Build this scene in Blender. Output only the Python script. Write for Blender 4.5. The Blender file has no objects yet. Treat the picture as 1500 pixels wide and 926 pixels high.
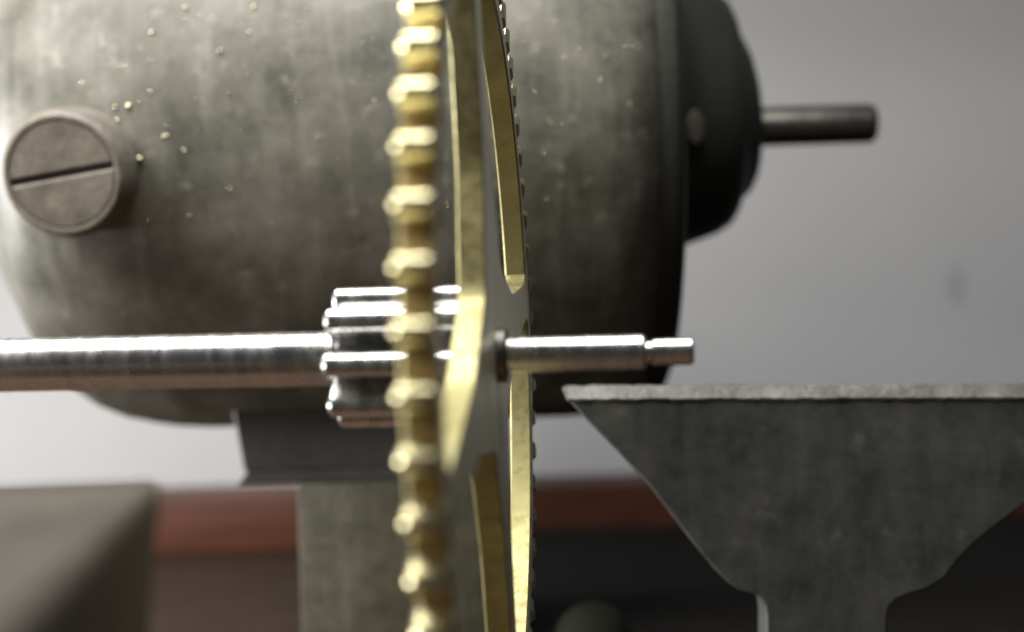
import bpy, bmesh, math, random
from mathutils import Vector, Matrix
PI = math.pi
rad = math.radians
random.seed(7)

# ------------------------------------------------------------------ camera, light, exposure
# one Blender unit is one centimetre
S = bpy.context.scene
COL = S.collection
F = 2000.0                                   # focal length in photo pixels (1500 wide)
ROLL = 0.0306
CAM = Vector((0, 0, 6.0))
RIGHT = Vector((math.cos(ROLL), 0, -math.sin(ROLL)))
UP = Vector((math.sin(ROLL), 0, math.cos(ROLL)))
VIEW = Vector((0, 1, 0))

cam = bpy.data.cameras.new('camera')
cam.sensor_width = 36.0
cam.lens = F / 1500 * 36
cam.clip_start = 0.05
cam.clip_end = 500
cam.dof.use_dof = True
cam.dof.focus_distance = 14.6
cam.dof.aperture_fstop = cam.lens * 1e-3 / 0.305
cam_o = bpy.data.objects.new('camera', cam)
COL.objects.link(cam_o)
cam_o.matrix_world = Matrix((
    (RIGHT.x, UP.x, -VIEW.x, CAM.x),
    (RIGHT.y, UP.y, -VIEW.y, CAM.y),
    (RIGHT.z, UP.z, -VIEW.z, CAM.z),
    (0, 0, 0, 1)))
S.camera = cam_o

W = bpy.data.worlds.new('World')
S.world = W
W.use_nodes = True
W.node_tree.nodes['Background'].inputs['Color'].default_value = (0.86, 0.93, 1.0, 1)
W.node_tree.nodes['Background'].inputs['Strength'].default_value = 0.045

def area(name, loc, target, sx, sy, power, color, spread=180):
    l = bpy.data.lights.new(name, 'AREA')
    l.shape = 'RECTANGLE'
    l.size, l.size_y = sx, sy
    l.energy = power
    l.color = color
    o = bpy.data.objects.new(name, l)
    COL.objects.link(o)
    o.location = loc
    d = Vector(target) - Vector(loc)
    o.rotation_euler = d.to_track_quat('-Z', 'Y').to_euler()
    l.spread = rad(spread)
    return o

area('workbench_lamp', (-5, 11.5, 25), (-5.5, 3.5, 5), 17, 16, 13000, (1.0, 0.98, 0.93))
area('side_lamp', (-19, 7, 21), (-9, 16, 8), 10, 10, 3600, (1.0, 0.94, 0.87), 110)
area('wall_fill', (-80, 21.0, 3.0), (-20, 38.4, 1.5), 12, 4, 98000, (1.0, 0.99, 0.975))  # unseen fill light added at far left to brighten the lower wall

S.view_settings.view_transform = 'Standard'
S.view_settings.look = 'None'
S.view_settings.exposure = 0.0
S.view_settings.gamma = 1.0
S.cycles.use_denoising = True

# ------------------------------------------------------------------ helpers
def at(px, py, d):
    """place of a photo pixel at distance d in front of the camera"""
    return CAM + d * (VIEW + (px - 750) / F * RIGHT + (463 - py) / F * UP)

def tag(o, label=None, cat=None, group=None, kind=None):
    if label: o['label'] = label
    if cat: o['category'] = cat
    if group: o['group'] = group
    if kind: o['kind'] = kind
    return o

def empty(name, M):
    o = bpy.data.objects.new(name, None)
    o.empty_display_size = 0.2
    COL.objects.link(o)
    o.matrix_world = M if isinstance(M, Matrix) else Matrix.Translation(M)
    return o

def build(name, bm, mat, parent=None, loc=None, smooth=35):
    """link a bmesh as one mesh object"""
    bmesh.ops.recalc_face_normals(bm, faces=bm.faces)
    me = bpy.data.meshes.new(name)
    bm.to_mesh(me)
    bm.free()
    if smooth:
        for p in me.polygons: p.use_smooth = True
        me.set_sharp_from_angle(angle=rad(smooth))
    me.materials.append(mat)
    o = bpy.data.objects.new(name, me)
    COL.objects.link(o)
    if parent is not None: o.parent = parent
    if loc is not None: o.location = loc
    return o

def plate(pts, x0, x1, b=0.0):
    """outline (y, z) counter-clockwise, extruded along x with chamfers b"""
    n = len(pts)
    def inset(k, d):
        p0, p, p1 = Vector(pts[k-1]), Vector(pts[k]), Vector(pts[(k+1) % n])
        e0 = (p - p0); e1 = (p1 - p)
        if e0.length < 1e-9 or e1.length < 1e-9: return p
        e0.normalize(); e1.normalize()
        n0 = Vector((-e0.y, e0.x)); n1 = Vector((-e1.y, e1.x))
        m = n0 + n1
        if m.length < 1e-6: return p
        m.normalize()
        return p + m * (d / max(0.4, m.dot(n0)))
    bm = bmesh.new()
    rings = []
    lay = [(x0, b), (x0 + b, 0), (x1 - b, 0), (x1, b)] if b > 0 else [(x0, 0), (x1, 0)]
    for x, d in lay:
        rings.append([bm.verts.new((x, *(inset(k, d) if d else Vector(pts[k])))) for k in range(n)])
    for a, c in zip(rings, rings[1:]):
        for k in range(n):
            bm.faces.new((a[k], a[(k+1) % n], c[(k+1) % n], c[k]))
    bm.faces.new(rings[0][::-1])
    bm.faces.new(rings[-1])
    return bm

def lathe(prof, n=64, closed=False, axis='x'):
    """profile of (along, radius) turned about x (or z)"""
    bm = bmesh.new()
    def co(a, r, t):
        return (a, r * math.cos(t), r * math.sin(t)) if axis == 'x' else (r * math.cos(t), r * math.sin(t), a)
    rings = []
    for a, r in prof:
        if r < 1e-6: rings.append([bm.verts.new(co(a, 0, 0))])
        else: rings.append([bm.verts.new(co(a, r, 2 * PI * k / n)) for k in range(n)])
    pairs = list(zip(rings, rings[1:]))
    if closed: pairs.append((rings[-1], rings[0]))
    for a, c in pairs:
        for k in range(n):
            k1 = (k + 1) % n
            if len(a) == 1 and len(c) == 1: continue
            if len(a) == 1: bm.faces.new((a[0], c[k1], c[k]))
            elif len(c) == 1: bm.faces.new((a[k], a[k1], c[0]))
            else: bm.faces.new((a[k], a[k1], c[k1], c[k]))
    return bm

def box(x0, x1, y0, y1, z0, z1, bev=0.0, seg=2):
    bm = bmesh.new()
    bmesh.ops.create_cube(bm, size=1)
    for v in bm.verts:
        v.co = Vector(((x0+x1)/2 + v.co.x*(x1-x0), (y0+y1)/2 + v.co.y*(y1-y0), (z0+z1)/2 + v.co.z*(z1-z0)))
    if bev: bmesh.ops.bevel(bm, geom=bm.edges[:], offset=bev, segments=seg, affect='EDGES', profile=0.5)
    return bm

# ------------------------------------------------------------------ materials
def mat(name):
    m = bpy.data.materials.new(name)
    m.use_nodes = True
    nt = m.node_tree
    return m, nt, nt.nodes['Principled BSDF']

def N(nt, t, **kw):
    n = nt.nodes.new(t)
    for k, v in kw.items():
        if k in n.inputs: n.inputs[k].default_value = v
        else: setattr(n, k, v)
    return n

def coords(nt, scale=(1, 1, 1), rot=(0, 0, 0)):
    tc = N(nt, 'ShaderNodeTexCoord')
    mp = N(nt, 'ShaderNodeMapping')
    mp.inputs['Scale'].default_value = scale
    mp.inputs['Rotation'].default_value = rot
    nt.links.new(tc.outputs['Object'], mp.inputs['Vector'])
    return mp.outputs['Vector']

def noise(nt, vec, scale, detail=4, rough=0.6):
    n = N(nt, 'ShaderNodeTexNoise')
    n.inputs['Scale'].default_value = scale
    n.inputs['Detail'].default_value = detail
    n.inputs['Roughness'].default_value = rough
    nt.links.new(vec, n.inputs['Vector'])
    return n.outputs['Fac']

def ramp(nt, fac, stops):
    r = N(nt, 'ShaderNodeValToRGB')
    while len(r.color_ramp.elements) < len(stops): r.color_ramp.elements.new(0.5)
    for e, (p, c) in zip(r.color_ramp.elements, stops):
        e.position = p
        e.color = (*c, 1) if len(c) == 3 else c
    nt.links.new(fac, r.inputs['Fac'])
    return r.outputs['Color']

def bump(nt, bsdf, height, strength, dist=0.02):
    b = N(nt, 'ShaderNodeBump')
    b.inputs['Strength'].default_value = strength
    b.inputs['Distance'].default_value = dist
    nt.links.new(height, b.inputs['Height'])
    nt.links.new(b.outputs['Normal'], bsdf.inputs['Normal'])

def mixc(nt, fac, a, b, mode='MIX'):
    m = N(nt, 'ShaderNodeMix', data_type='RGBA', blend_type=mode)
    if isinstance(fac, (int, float)): m.inputs[0].default_value = fac
    else: nt.links.new(fac, m.inputs[0])
    for i, s in ((6, a), (7, b)):
        if isinstance(s, tuple): m.inputs[i].default_value = (*s, 1)
        else: nt.links.new(s, m.inputs[i])
    return m.outputs[2]

def brass(name, base, dark, rough, scale=(1, 1, 1), bs=0.12):
    m, nt, b = mat(name)
    v = coords(nt, scale)
    n = noise(nt, v, 2.2, 6)
    nt.links.new(ramp(nt, n, [(0.3, dark), (0.62, base)]), b.inputs['Base Color'])
    b.inputs['Metallic'].default_value = 1.0
    rr = ramp(nt, noise(nt, v, 9, 3), [(0.3, (rough*0.8,)*3), (0.7, (rough*1.25,)*3)])
    nt.links.new(rr, b.inputs['Roughness'])
    bump(nt, b, noise(nt, v, 14, 3), bs, 0.01)
    return m

M_BRASS = brass('brass_polished', (0.33, 0.305, 0.16), (0.25, 0.218, 0.100), 0.54)
M_CHIP = brass('brass_chip', (0.80, 0.74, 0.52), (0.72, 0.64, 0.40), 0.16)
M_ROOT = brass('brass_root_floor', (0.66, 0.52, 0.25), (0.54, 0.41, 0.17), 0.75)
M_FACE = brass('brass_grey_reflection', (0.74, 0.72, 0.58), (0.64, 0.62, 0.48), 0.42, bs=0.04)  # grey reflection of the wall put into the brass colour
M_TOOTH = brass('brass_cut_tooth', (0.68, 0.64, 0.42), (0.52, 0.465, 0.265), 0.30)

def steel(name, base, rough, streak=0.0):
    m, nt, b = mat(name)
    v = coords(nt, (3, 1, 1))
    n = noise(nt, v, 3, 5)
    nt.links.new(ramp(nt, n, [(0.3, tuple(c*0.82 for c in base)), (0.7, base)]), b.inputs['Base Color'])
    b.inputs['Metallic'].default_value = 1.0
    nt.links.new(ramp(nt, n, [(0.3, (rough*0.8,)*3), (0.7, (rough*1.3,)*3)]), b.inputs['Roughness'])
    bump(nt, b, n, 0.04 + streak, 0.01)
    return m

M_STEEL = steel('steel_turned', (0.66, 0.66, 0.65), 0.25, -0.02)
M_CORE = steel('steel_core', (0.22, 0.22, 0.22), 0.5)  # pinion core, darker and rougher than its leaves
M_STEELD = steel('steel_dull', (0.21, 0.205, 0.185), 0.38)

def casting(name, stops, rough, scale=1.0, bumpy=0.5, dust=None, dustamt=0.5, spec=0.4, streaks=False):
    m, nt, b = mat(name)
    v = coords(nt)
    c = ramp(nt, noise(nt, v, 0.8*scale, 8, 0.65), stops)
    if dust:
        geo = N(nt, 'ShaderNodeNewGeometry')
        d = ramp(nt, noise(nt, v, 1.6*scale, 6, 0.7), [(0.36, (0, 0, 0)), (0.75, (dustamt,)*3)])
        c = mixc(nt, d, c, dust)
        if streaks:
            vs = coords(nt, (2.2, 0.25, 0.25))
            st = ramp(nt, noise(nt, vs, 1.5, 5, 0.6), [(0.5, (0, 0, 0)), (0.8, (0.30,)*3)])
            c = mixc(nt, st, c, dust)
            sp = ramp(nt, noise(nt, v, 3.4, 2, 0.5), [(0.62, (0, 0, 0)), (0.74, (0.35,)*3)])
            c = mixc(nt, sp, c, dust)
    fine = noise(nt, v, 9*scale, 4, 0.7)
    c = mixc(nt, 0.12, c, ramp(nt, fine, [(0.3, (0.45,)*3), (0.7, (1.3,)*3)]), 'MULTIPLY')
    nt.links.new(c, b.inputs['Base Color'])
    b.inputs['Roughness'].default_value = rough
    b.inputs['Specular IOR Level'].default_value = spec
    bump(nt, b, noise(nt, v, 5*scale, 5, 0.65), bumpy, 0.05)
    return m

M_MOTOR = casting('motor_paint', [(0.3, (0.053, 0.053, 0.041)), (0.7, (0.090, 0.088, 0.068))], 0.48, 0.6, 0.12, (0.31, 0.305, 0.27), 0.46, spec=0.42, streaks=True)
M_BELL = casting('end_bell_shaded', [(0.3, (0.026, 0.028, 0.024)), (0.7, (0.042, 0.043, 0.037))], 0.6, 1.0, 0.3)  # darker than the body: the end bell's shading is put into its colour
M_CAP = casting('screw_cap_iron', [(0.3, (0.080, 0.073, 0.060)), (0.7, (0.13, 0.118, 0.096))], 0.5, 1.4, 0.3, (0.26, 0.235, 0.195), 0.5, streaks=True)
M_POST = casting('post_olive_iron', [(0.3, (0.038, 0.038, 0.025)), (0.7, (0.074, 0.071, 0.047))], 0.5, 1.3, 0.3, (0.2, 0.19, 0.14), 0.35, streaks=True)
M_PED = casting('pedestal_iron', [(0.3, (0.05, 0.052, 0.05)), (0.7, (0.085, 0.085, 0.08))], 0.5, 1.0, 0.3)
M_REST = casting('tool_rest_iron', [(0.3, (0.024, 0.027, 0.024)), (0.7, (0.040, 0.043, 0.038))], 0.55, 0.9, 0.14, (0.135, 0.137, 0.127), 0.5, streaks=True)
M_BLOCK = casting('block_iron', [(0.3, (0.014, 0.012, 0.009)), (0.7, (0.056, 0.046, 0.035))], 0.55, 0.8, 0.2, (0.095, 0.080, 0.063), 0.6, spec=0.2)
M_EDGE = casting('rest_edge_worn', [(0.32, (0.07, 0.07, 0.065)), (0.5, (0.12, 0.12, 0.113)), (0.68, (0.22, 0.22, 0.208))], 0.45, 2.2, 0.5)
M_SLAB = casting('added_slab_black', [(0.3, (0.006, 0.006, 0.006)), (0.7, (0.011, 0.010, 0.009))], 0.85, 1.0, 0.3, spec=0.04)  # for the added slab that darkens the bench
M_NUT = casting('nut_dark_green', [(0.3, (0.006, 0.008, 0.005)), (0.7, (0.013, 0.015, 0.010))], 0.8, 1.0, 0.3, spec=0.08)
M_SLOT = casting('slot_dark', [(0.3, (0.025, 0.023, 0.019)), (0.7, (0.05, 0.045, 0.037))], 0.7)  # slot floor, darker than the cap around it

def wood(name, a, b_, rough, scale):
    m, nt, b = mat(name)
    v = coords(nt, scale)
    n = noise(nt, v, 1.5, 7, 0.6)
    c = ramp(nt, n, [(0.3, a), (0.7, b_)])
    nt.links.new(c, b.inputs['Base Color'])
    b.inputs['Roughness'].default_value = rough
    bump(nt, b, n, 0.25, 0.05)
    return m
M_BOARD = wood('red_brown_wood', (0.066, 0.021, 0.011), (0.145, 0.047, 0.024), 0.5, (0.25, 2, 2))
M_BENCH = wood('bench_wood', (0.042, 0.027, 0.019), (0.094, 0.059, 0.042), 0.7, (0.25, 1.5, 1))
M_BENCH.node_tree.nodes['Principled BSDF'].inputs['Specular IOR Level'].default_value = 0.1

def wall_mat():
    m, nt, b = mat('painted_wall')
    v = coords(nt)
    c = ramp(nt, noise(nt, v, 0.12, 3, 0.5), [(0.3, (0.585, 0.59, 0.605)), (0.7, (0.64, 0.643, 0.655))])
    # a small grey scuff on the paint, with a shape of its own
    sp = at(1402, 420, 38.4)
    tc = N(nt, 'ShaderNodeTexCoord')
    mp = N(nt, 'ShaderNodeMapping')
    mp.inputs['Location'].default_value = (-sp.x / 0.34, 0, -sp.z / 0.75)
    mp.inputs['Scale'].default_value = (1 / 0.34, 0, 1 / 0.75)
    nt.links.new(tc.outputs['Object'], mp.inputs['Vector'])
    g = N(nt, 'ShaderNodeTexGradient', gradient_type='SPHERICAL')
    nt.links.new(mp.outputs['Vector'], g.inputs['Vector'])
    f = ramp(nt, g.outputs['Fac'], [(0.0, (0, 0, 0)), (0.6, (0.38,)*3)])
    c = mixc(nt, f, c, (0.28, 0.28, 0.29))
    nt.links.new(c, b.inputs['Base Color'])
    b.inputs['Roughness'].default_value = 0.7
    bump(nt, b, noise(nt, v, 2.5, 4), 0.1, 0.05)
    return m
M_WALL = wall_mat()

# ------------------------------------------------------------------ the setting
tag(build('bench_top', box(-90, 90, -30, 38.4, -3, 0), M_BENCH, smooth=0), kind='structure')
tag(build('wall', box(-120, 120, 38.4, 41, -3, 90), M_WALL, smooth=0), kind='structure')
bd = build('wooden_board', box(-60, 60, 36, 38.3, 0.004, 1.5, 0.08), M_BOARD)
tag(bd, 'red-brown wooden board along the foot of the grey wall', 'board')

# ------------------------------------------------------------------ electric motor
AX = at(1208, 183, 24.0)
AXZ = AX.z
mot = empty('electric_motor', Vector((0, 24, AXZ)))
tag(mot, 'large dusty dark grey cast iron electric motor behind the brass wheel', 'motor')
R0 = 4.97
body_prof = [(-6.2, 4.86), (-5.8, 4.93), (-5.2, R0), (0.9, R0), (1.5, R0-0.03), (1.85, R0-0.11), (2.08, R0-0.22), (2.18, R0-0.34), (2.18, 3.8)]
build('motor_body', lathe(body_prof, 128), M_MOTOR, mot)
cap_prof = [(-6.2, 4.855), (-6.6, 4.77), (-7.0, 4.60), (-7.35, 4.36), (-7.65, 4.0), (-7.95, 3.45), (-8.3, 2.85),
            (-8.65, 2.2), (-9.0, 1.7), (-9.3, 1.5), (-9.7, 1.4), (-9.8, 1.2), (-9.8, 0)]
build('end_cap', lathe(cap_prof, 128), M_MOTOR, mot)
bell_prof = [(2.18, 4.6), (2.18, R0-0.33), (2.42, 4.62), (2.54, 4.54), (2.60, 4.40), (2.61, 4.1), (2.62, 2.65), (2.66, 2.35), (2.85, 2.12),
             (3.3, 1.97), (3.65, 1.85), (3.88, 1.70), (3.98, 1.54), (4.02, 1.38), (4.10, 1.26), (4.24, 1.14), (4.33, 0.96), (4.36, 0.75), (4.37, 0.5), (4.37, 0.0)]
bm = lathe(bell_prof, 128)
for v in bm.verts:
    r = math.hypot(v.co.y, v.co.z)
    if v.co.x > 2.4 and v.co.z > 0 and r < 2.4:      # the bearing boss is taller above the shaft than below it
        v.co.z *= 1 + 0.30 * min(1, max(0, (2.4 - r) / 0.3)) * min(1, max(0, (4.37 - v.co.x) / 0.2))
bell = build('end_bell', bm, M_BELL, mot)
build('motor_shaft', lathe([(4.2, 0.30), (4.38, 0.34), (6.40, 0.34), (6.47, 0.29), (6.47, 0)], 48), M_STEELD, mot)
oc = build('oil_cap', lathe([(0, 0.20), (0.12, 0.20), (0.18, 0.15), (0.2, 0)], 24), M_CAP, bell)
p = at(1017, 190, 22.0)
oc.matrix_local = Matrix.Translation(Vector((p.x, p.y-24, p.z-AXZ))) @ Vector((0, -1, 0)).to_track_quat('X', 'Z').to_matrix().to_4x4() @ Matrix.Diagonal((1, 0.75, 1.5, 1))

# slotted screw cap, radial on the body's lower front
fc = at(90, 256, 18.6)
el = math.atan2(AXZ - fc.z, 24 - fc.y)
nrm = Vector((-0.05, -math.cos(el), -math.sin(el))).normalized()
zax = Vector((0, 0, 1)); yax = zax.cross(nrm).normalized(); zax = nrm.cross(yax)
base = fc - nrm * 1.05 - Vector((0, 24, AXZ))
Mb = Matrix((( nrm.x, yax.x, zax.x, base.x), (nrm.y, yax.y, zax.y, base.y), (nrm.z, yax.z, zax.z, base.z), (0, 0, 0, 1)))
sock = build('cap_socket', lathe([(-0.9, 1.10), (-0.12, 1.08), (-0.07, 1.03), (-0.07, 0.96), (-0.3, 0.94)], 64), M_MOTOR, mot)
sock.matrix_local = Mb
scr = build('slotted_cap', lathe([(-0.8, 0.885), (0.86, 0.885), (0.96, 0.87), (1.03, 0.84), (1.06, 0.80), (1.06, 0.75), (0.985, 0.71), (0.985, 0)], 64), M_CAP, mot)
scr.matrix_local = Mb
# the slot is cut as a groove: two raised lands of the head stand above a dark floor
sl = bmesh.new()
def land(sign):
    pts = []
    n = 20
    a0 = math.asin(0.042 / 0.74)
    for k in range(n + 1):
        t = a0 + (PI - 2 * a0) * k / n
        pts.append((0.74 * math.cos(t), sign * 0.74 * math.sin(t)))
    return pts if sign > 0 else pts[::-1]
for s in (1, -1):
    lo = build('cap_land', plate(land(s), 0.90, 1.05, 0.03), M_CAP, scr)
    lo.matrix_local = Matrix.Rotation(rad(188.0), 4, 'X')
build('slot_floor', box(0.97, 0.992, -0.735, 0.735, -0.09, 0.09), M_SLOT, scr, smooth=0).matrix_local = Matrix.Rotation(rad(188.0), 4, 'X')
# pedestal and foot flange
def prism_y(pts, y0, y1, b=0.0):
    """outline (x, z) counter-clockwise seen from the front, extruded in y"""
    bm = plate(pts, y0, y1, b)
    for v in bm.verts: v.co = Vector((v.co.y, v.co.x, v.co.z))
    return bm
build('pedestal', prism_y([(-4.42, 3.62-AXZ), (-0.4, 3.62-AXZ), (-0.5, 5.2-AXZ), (-4.66, 5.2-AXZ)], -1.9, 1.9, 0.03), M_PED, mot)
build('foot_flange', prism_y([(-4.52, 3.40-AXZ), (-0.3, 3.40-AXZ), (-0.3, 3.62-AXZ), (-4.36, 3.62-AXZ)], -1.93, 1.93, 0.02), M_PED, mot)
# brass filings stuck to the motor
def blob(bm, c, r):
    res = bmesh.ops.create_icosphere(bm, subdivisions=1, radius=r)
    q = Matrix.Rotation(random.random()*PI, 4, Vector((random.random()+.1, random.random(), random.random())))
    for v in res['verts']:
        v.co = q @ Vector((v.co.x, v.co.y*0.7, v.co.z*random.uniform(.6, 1.3))) + c
bm = bmesh.new()
def on_body(px, py):
    d = (at(px, py, 1.0) - CAM)
    o = CAM - Vector((0, 24, AXZ))
    a = d.y**2 + d.z**2; bq = 2*(o.y*d.y + o.z*d.z); c_ = o.y**2 + o.z**2 - (R0+0.01)**2
    D = bq*bq - 4*a*c_
    if D < 0: return None
    return CAM + d * ((-bq - math.sqrt(D)) / (2*a))
spots = [(168, 157, .05), (188, 156, .075), (205, 232, .075), (172, 175, .04), (120, 122, .04), (222, 48, .05), (272, 12, .06), (372, 10, .045), (365, 48, .04),
         (322, 76, .045), (336, 138, .035), (385, 178, .03), (466, 200, .035), (245, 198, .04), (270, 220, .04), (220, 134, .035), (240, 200, .035), (880, 118, .035), (655, 300, .03), (218, 325, .04)]
for k in range(90):
    spots.append((random.uniform(160, 960), random.betavariate(1, 2) * 420, random.uniform(.012, .026)))
for x, y, r in spots:
    q = on_body(x, y)
    if q: blob(bm, q, r * 0.65)
tag(build('brass_filings', bm, M_CHIP, smooth=60), 'tiny brass filings scattered over the motor body', 'filings', kind='stuff')

# post under the motor
po = empty('support_post', Vector((-2, 22, 0)))
tag(po, 'square olive grey iron post under the foot of the motor', 'post')
build('post_shaft', box(-1.55, 1.5, 0, 3.9, 0.304, 3.395, 0.06), M_POST, po)
build('post_base', box(-1.9, 1.95, -0.4, 4.3, 0.004, 0.3, 0.05), M_POST, po)

# ------------------------------------------------------------------ tool rest at right
TD = 17.0
tr = empty('tool_rest', Vector((at(1215, 900, TD).x, TD, 0.6)))
tag(tr, 'dark grey fan shaped iron tool rest with worn bright top edge, at right', 'tool rest')
def tp(px, py):
    q = at(px, py, TD) - tr.location
    return (q.x, q.z)
left = [(834, 582), (836, 590), (862, 618), (905, 662), (955, 716), (985, 755), (1015, 795), (1045, 832), (1068, 855), (1084, 865), (1102, 869), (1114, 876), (1120, 888), (1122, 905), (1122, 985)]
right = [(1300, 985), (1300, 905), (1303, 889), (1314, 878), (1334, 870), (1360, 862), (1384, 846), (1403, 821), (1425, 798), (1462, 768), (1500, 740), (1545, 700), (1590, 650), (1612, 610), (1614, 580)]
rest_pts = [tp(*q) for q in left + right]
build('rest_plate', prism_y(rest_pts, 0.0, 0.55, 0.025), M_REST, tr)
a = tp(826, 567); b_ = tp(1617, 563); c_ = tp(1617, 585); d_ = tp(832, 588)
bm = bmesh.new()
n = 90
prof = [(-0.015, 0.0), (-0.03, 0.2), (0.10, 1.0), (0.42, 1.0), (0.56, 0.8), (0.56, 0.0)]
rr = []
random.seed(3)
for k in range(n + 1):
    t = k / n
    x0, z1 = a[0] + (b_[0]-a[0])*t, a[1] + (b_[1]-a[1])*t
    z0 = d_[1] + (c_[1]-d_[1])*t
    jig = random.uniform(-0.010, 0.010)
    jig2 = random.uniform(-0.014, 0.010)
    xo = 0.05 if k == 0 else 0
    rr.append([bm.verts.new((x0 + (xo if h < .5 or h == 1 else 0), y + (jig2 if h > .5 else jig), z0 + (z1-z0)*h + (jig if h > .5 else jig2*.6))) for y, h in prof])
for A_, B_ in zip(rr, rr[1:]):
    for k in range(len(prof)): 
        k1 = (k+1) % len(prof)
        bm.faces.new((A_[k], A_[k1], B_[k1], B_[k]))
bm.faces.new(rr[0][::-1]); bm.faces.new(rr[-1])
build('rest_edge', bm, M_EDGE, tr)
zs = tp(1215, 790)[1]
stem = build('rest_stem', lathe([(0.1, 0.66), (0.2, 0.70), (zs-0.35, 0.70), (zs+0.0, 0.70), (zs+0.05, 0.66), (zs+0.05, 0)], 48, axis='z'), M_REST, tr)
stem.location = (0, 0.80, 0)
build('rest_holder', lathe([(0.004, 1.3), (0.5, 1.3), (0.6, 1.2), (0.6, 0.75), (0.3, 0.74)], 48, axis='z'), M_REST, tr).location = (0, 0.80, 0)

# black slab added to darken the bench at right; the tool rest and the nut stand on it
slab = build('dark_slab', box(0.0, 46, 15.0, 34.5, 0.004, 0.60, 0.08), M_SLAB)
tag(slab, 'low black slab added to darken the bench under the tool rest', 'bed plate')
# small domed nut
dm = empty('domed_nut', Vector((at(868, 900, 22).x, 22, 0.604)))
tag(dm, 'small dark rounded iron nut low down between wheel and tool rest', 'nut')
build('nut_dome', lathe([(0.2, 0.62), (0.35, 0.60), (0.52, 0.5), (0.64, 0.36), (0.71, 0.18), (0.73, 0)], 40, axis='z'), M_NUT, dm)
build('nut_flange', lathe([(0, 0.8), (0.16, 0.8), (0.2, 0.75), (0.2, 0)], 6, axis='z'), M_NUT, dm)

# block at left, close to the camera
bm = box(-4.6, 0, -4.6, 0, -5.05, 0)
for v in bm.verts:
    if v.co.z < -1: v.co.x = -0.55 if v.co.x > -1 else -4.05
bmesh.ops.bevel(bm, geom=bm.edges[:], offset=0.09, segments=3, affect='EDGES', profile=0.5)
bl = build('iron_block', bm, M_BLOCK)
bl.location = (-2.18, 8.4, 5.06)
bl.rotation_euler = (0, 0, rad(8))
tag(bl, 'blurred grey iron block with flat top in the lower left foreground', 'block')

# ------------------------------------------------------------------ clock wheel on its arbor
RW = 4.0
YAW, RL = 0.0910, -0.0360
C_cam = Vector(((710.5 - 750) / F, (463 - 521) / F, 1)) * (3.08 * RW)      # right, up, forward
def c2w(v): return v.x * RIGHT + v.y * UP + v.z * VIEW
A = Vector((math.cos(YAW)*math.cos(RL), -math.cos(YAW)*math.sin(RL), -math.sin(YAW)))
D = Vector((0, -1, 0)); D = (D - A * A.dot(D)).normalized()
U = -D
Fw = A.cross(U)
if Fw.z < 0: Fw = -Fw
Aw, Fww, Uw = c2w(A), c2w(Fw), c2w(U)
Cw = CAM + c2w(C_cam)
MW = Matrix(((Aw.x, Fww.x, Uw.x, Cw.x), (Aw.y, Fww.y, Uw.y, Cw.y), (Aw.z, Fww.z, Uw.z, Cw.z), (0, 0, 0, 1)))
wh = empty('clock_wheel', MW)
tag(wh, 'brass toothed clock wheel with four spokes, seen edge-on on its steel arbor', 'clock wheel')
NT = 61
def faces(o):
    o.data.materials.append(M_FACE)
    for p in o.data.polygons:
        if p.normal.x > 0.95: p.material_index = 1     # the wall's grey reflection is put into the right face's colour only
T = 0.242                                   # thickness
RI, RR_ = 0.880 * RW, 0.938 * RW
h = T / 2; ch = 0.018
rim = build('rim', lathe([(-h, RI+ch), (-h+ch, RI), (h-ch, RI), (h, RI+ch), (h, RR_-0.01), (h-0.01, RR_), (-h+0.01, RR_), (-h, RR_-0.01)], 220, closed=True), M_BRASS, wh, smooth=25)
# one tooth, then copies
pitch = 2 * PI * RW * 0.96 / NT
hw = pitch * 0.245
prof = [(RR_-0.05, 1.12), (RR_, 1.06), (RR_+0.02, 1.0), (RR_+0.11, 0.97), (RR_+0.16, 0.88), (RR_+0.20, 0.72), (RR_+0.23, 0.50), (RR_+0.247, 0.22)]
pts = [(r, -w*hw) for r, w in prof] + [(r, w*hw) for r, w in prof[::-1]]
tooth0 = build('tooth', plate(pts, -h-0.012, h+0.028, 0.038), M_TOOTH, rim, smooth=40)
ph = PI - (-0.1264 + 5 * 2*PI/NT) 
PH0 = PI + 0.035
for k in range(NT):
    o = tooth0 if k == 0 else tooth0.copy()
    if k:
        COL.objects.link(o)
        o.parent = rim
    o.matrix_local = Matrix.Rotation(PH0 + 2 * PI * k / NT, 4, 'X')
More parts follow.
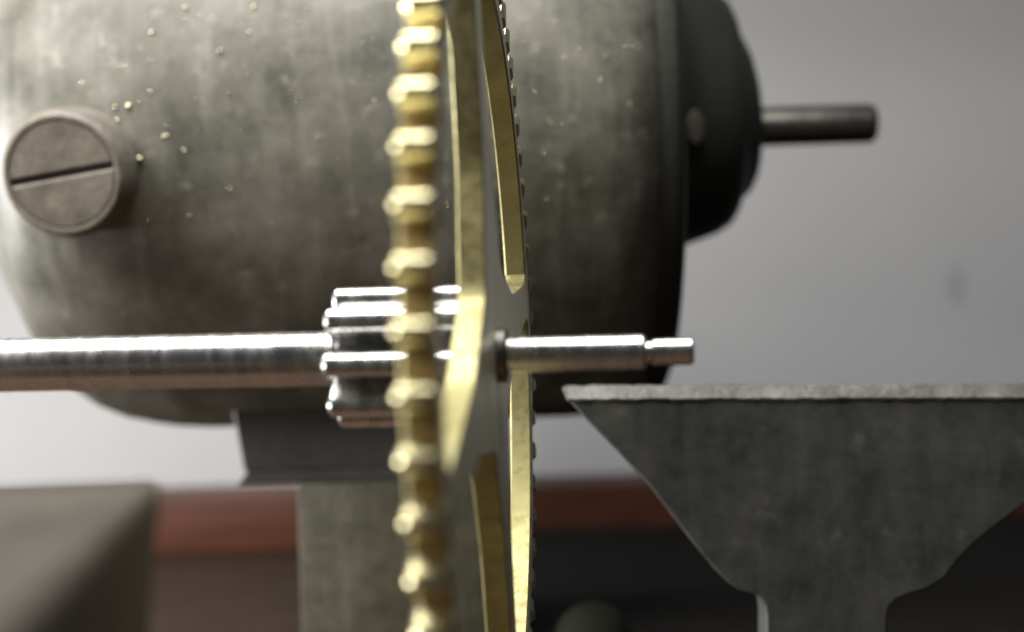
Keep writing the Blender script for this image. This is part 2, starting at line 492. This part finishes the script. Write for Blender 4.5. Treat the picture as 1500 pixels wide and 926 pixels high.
# hub, spokes
faces(rim)
rim.data.materials.append(M_ROOT)          # cut floors of the tooth spaces, their warm reflection put into the colour
for p in rim.data.polygons:
    if math.hypot(p.center.y, p.center.z) > RR_ - 0.002: p.material_index = 2
RH = 1.0
hub = build('hub', lathe([(-h, 0.2), (-h, RH-ch), (-h+ch, RH), (h-ch, RH), (h, RH-ch), (h, 0.2)], 96), M_BRASS, wh, smooth=25)
faces(hub)
SPK = (9, 102, 195, 282)                   # the crossings are cut by hand and not quite even
def spoke(k):
    """spoke outline; each side sweeps round into its neighbour where it meets the hub"""
    ga = rad((SPK[(k+1) % 4] - SPK[k]) % 360) / 2
    gb = rad((SPK[k] - SPK[k-1]) % 360) / 2
    lam = 0.95
    us = [RH - 0.12, RH - 0.04] + [RH + (RI - RH + 0.05) * (i / 44) ** 1.6 for i in range(45)]
    up_, dn = [], []
    for u in us:
        s_ = min(1.0, max(0.0, (u - RH) / (RI - RH)))
        w = 0.19 + 0.17 * (1 - s_) ** 1.2 + 0.13 * math.exp(-max(0, RI - u) / 0.07)
        base_ = math.asin(min(0.9, w / u))
        t = min(1.0, max(0.0, (u - RH) / lam))
        q = 1 - math.sqrt(max(0.0, 1 - (1 - t) ** 2))
        fa = base_ + (ga - 0.004 - base_) * q
        fb = base_ + (gb - 0.004 - base_) * q
        up_.append((u * math.cos(fa), u * math.sin(fa)))
        dn.append((u * math.cos(fb), -u * math.sin(fb)))
    n = 10                                  # close the inner end along the hub
    inner = []
    fa, fb = math.atan2(up_[0][1], up_[0][0]), -math.atan2(dn[0][1], dn[0][0])
    for i in range(1, n):
        a_ = fa + (-fb - fa) * i / n
        inner.append(((RH-0.12) * math.cos(a_), (RH-0.12) * math.sin(a_)))
    return dn + up_[::-1] + inner
for k in range(4):
    o = build('spoke', plate(spoke(k), -h+0.003, h-0.003, 0.012), M_BRASS, wh, smooth=30)
    faces(o)
    o.matrix_local = Matrix.Rotation(rad(SPK[k]), 4, 'X')
# arbor, pinion, pivot: positions along the axis from photo pixels
def along(px):
    lo, hi = -9.0, 9.0
    for _ in range(50):
        m = (lo + hi) / 2
        q = C_cam + A * m
        if 750 + F * q.x / q.z < px: lo = m
        else: hi = m
    return m
xl, xp0 = -13.0, along(497)
def dia(px, width): 
    q = C_cam + A * along(px)
    return width / F * q.z / 2
rl = dia(250, 79); rr2 = dia(850, 53); rp = dia(985, 40)
prof = [(xl, rl)]
prof += [(xp0-0.06, rl), (xp0-0.015, rl-0.02), (xp0, rl-0.06), (xp0+0.02, rl-0.07)]
build('arbor', lathe(prof, 64), M_STEEL, wh)
x1, x2, x3 = along(946), along(951), along(1012)
front = build('arbor_front', lathe([(h-0.1, rr2), (x1-0.03, rr2), (x1, rr2-0.03), (x1+0.005, rp-0.03), (x1+0.04, rp-0.03)], 64), M_STEEL, wh)
build('pivot', lathe([(x1+0.01, rp-0.025), (x1+0.05, rp-0.025), (x1+0.07, rp), (x3+0.0, rp), (x3+0.025, rp-0.025), (x3+0.027, 0)], 48), M_STEEL, front)
build('collar', lathe([(h-0.02, rr2+0.085), (h+0.07, rr2+0.085), (h+0.09, rr2+0.06), (h+0.09, rr2-0.02)], 48), M_STEELD, wh)
ARB = Matrix.Rotation(rad(0.75), 4, 'Y')
for o in wh.children:
    if o.name in ('arbor', 'arbor_front', 'collar'): o.matrix_local = ARB
# pinion of eight leaves
xpa, xpb = xp0, -h - 0.002
rc = 0.27; ro = 0.64
pin = build('pinion', lathe([(xpa+0.05, 0.1), (xpa+0.05, rc), (xpb-0.001, rc), (xpb-0.001, 0.1)], 64), M_CORE, wh)
pin.matrix_local = ARB
lw = 0.112
lp = [(rc-0.05, -0.075), (rc+0.08, -0.07), (ro-0.22, -lw*0.9), (ro-0.11, -lw)] + [(ro-0.11 + 0.11*math.sin(t), -lw*math.cos(t)) for t in [PI*k/10 for k in range(1, 10)]] + [(ro-0.11, lw), (ro-0.22, lw*0.9), (rc+0.08, 0.07), (rc-0.05, 0.075)]
lf0 = build('leaf', plate(lp, xpa-0.02, xpb, 0.03), M_STEEL, pin)
for k in range(8):
    o = lf0 if k == 0 else lf0.copy()
    if k:
        COL.objects.link(o)
        o.parent = pin
    o.matrix_local = Matrix.Rotation(PI + rad(5 + 45 * k), 4, 'X')
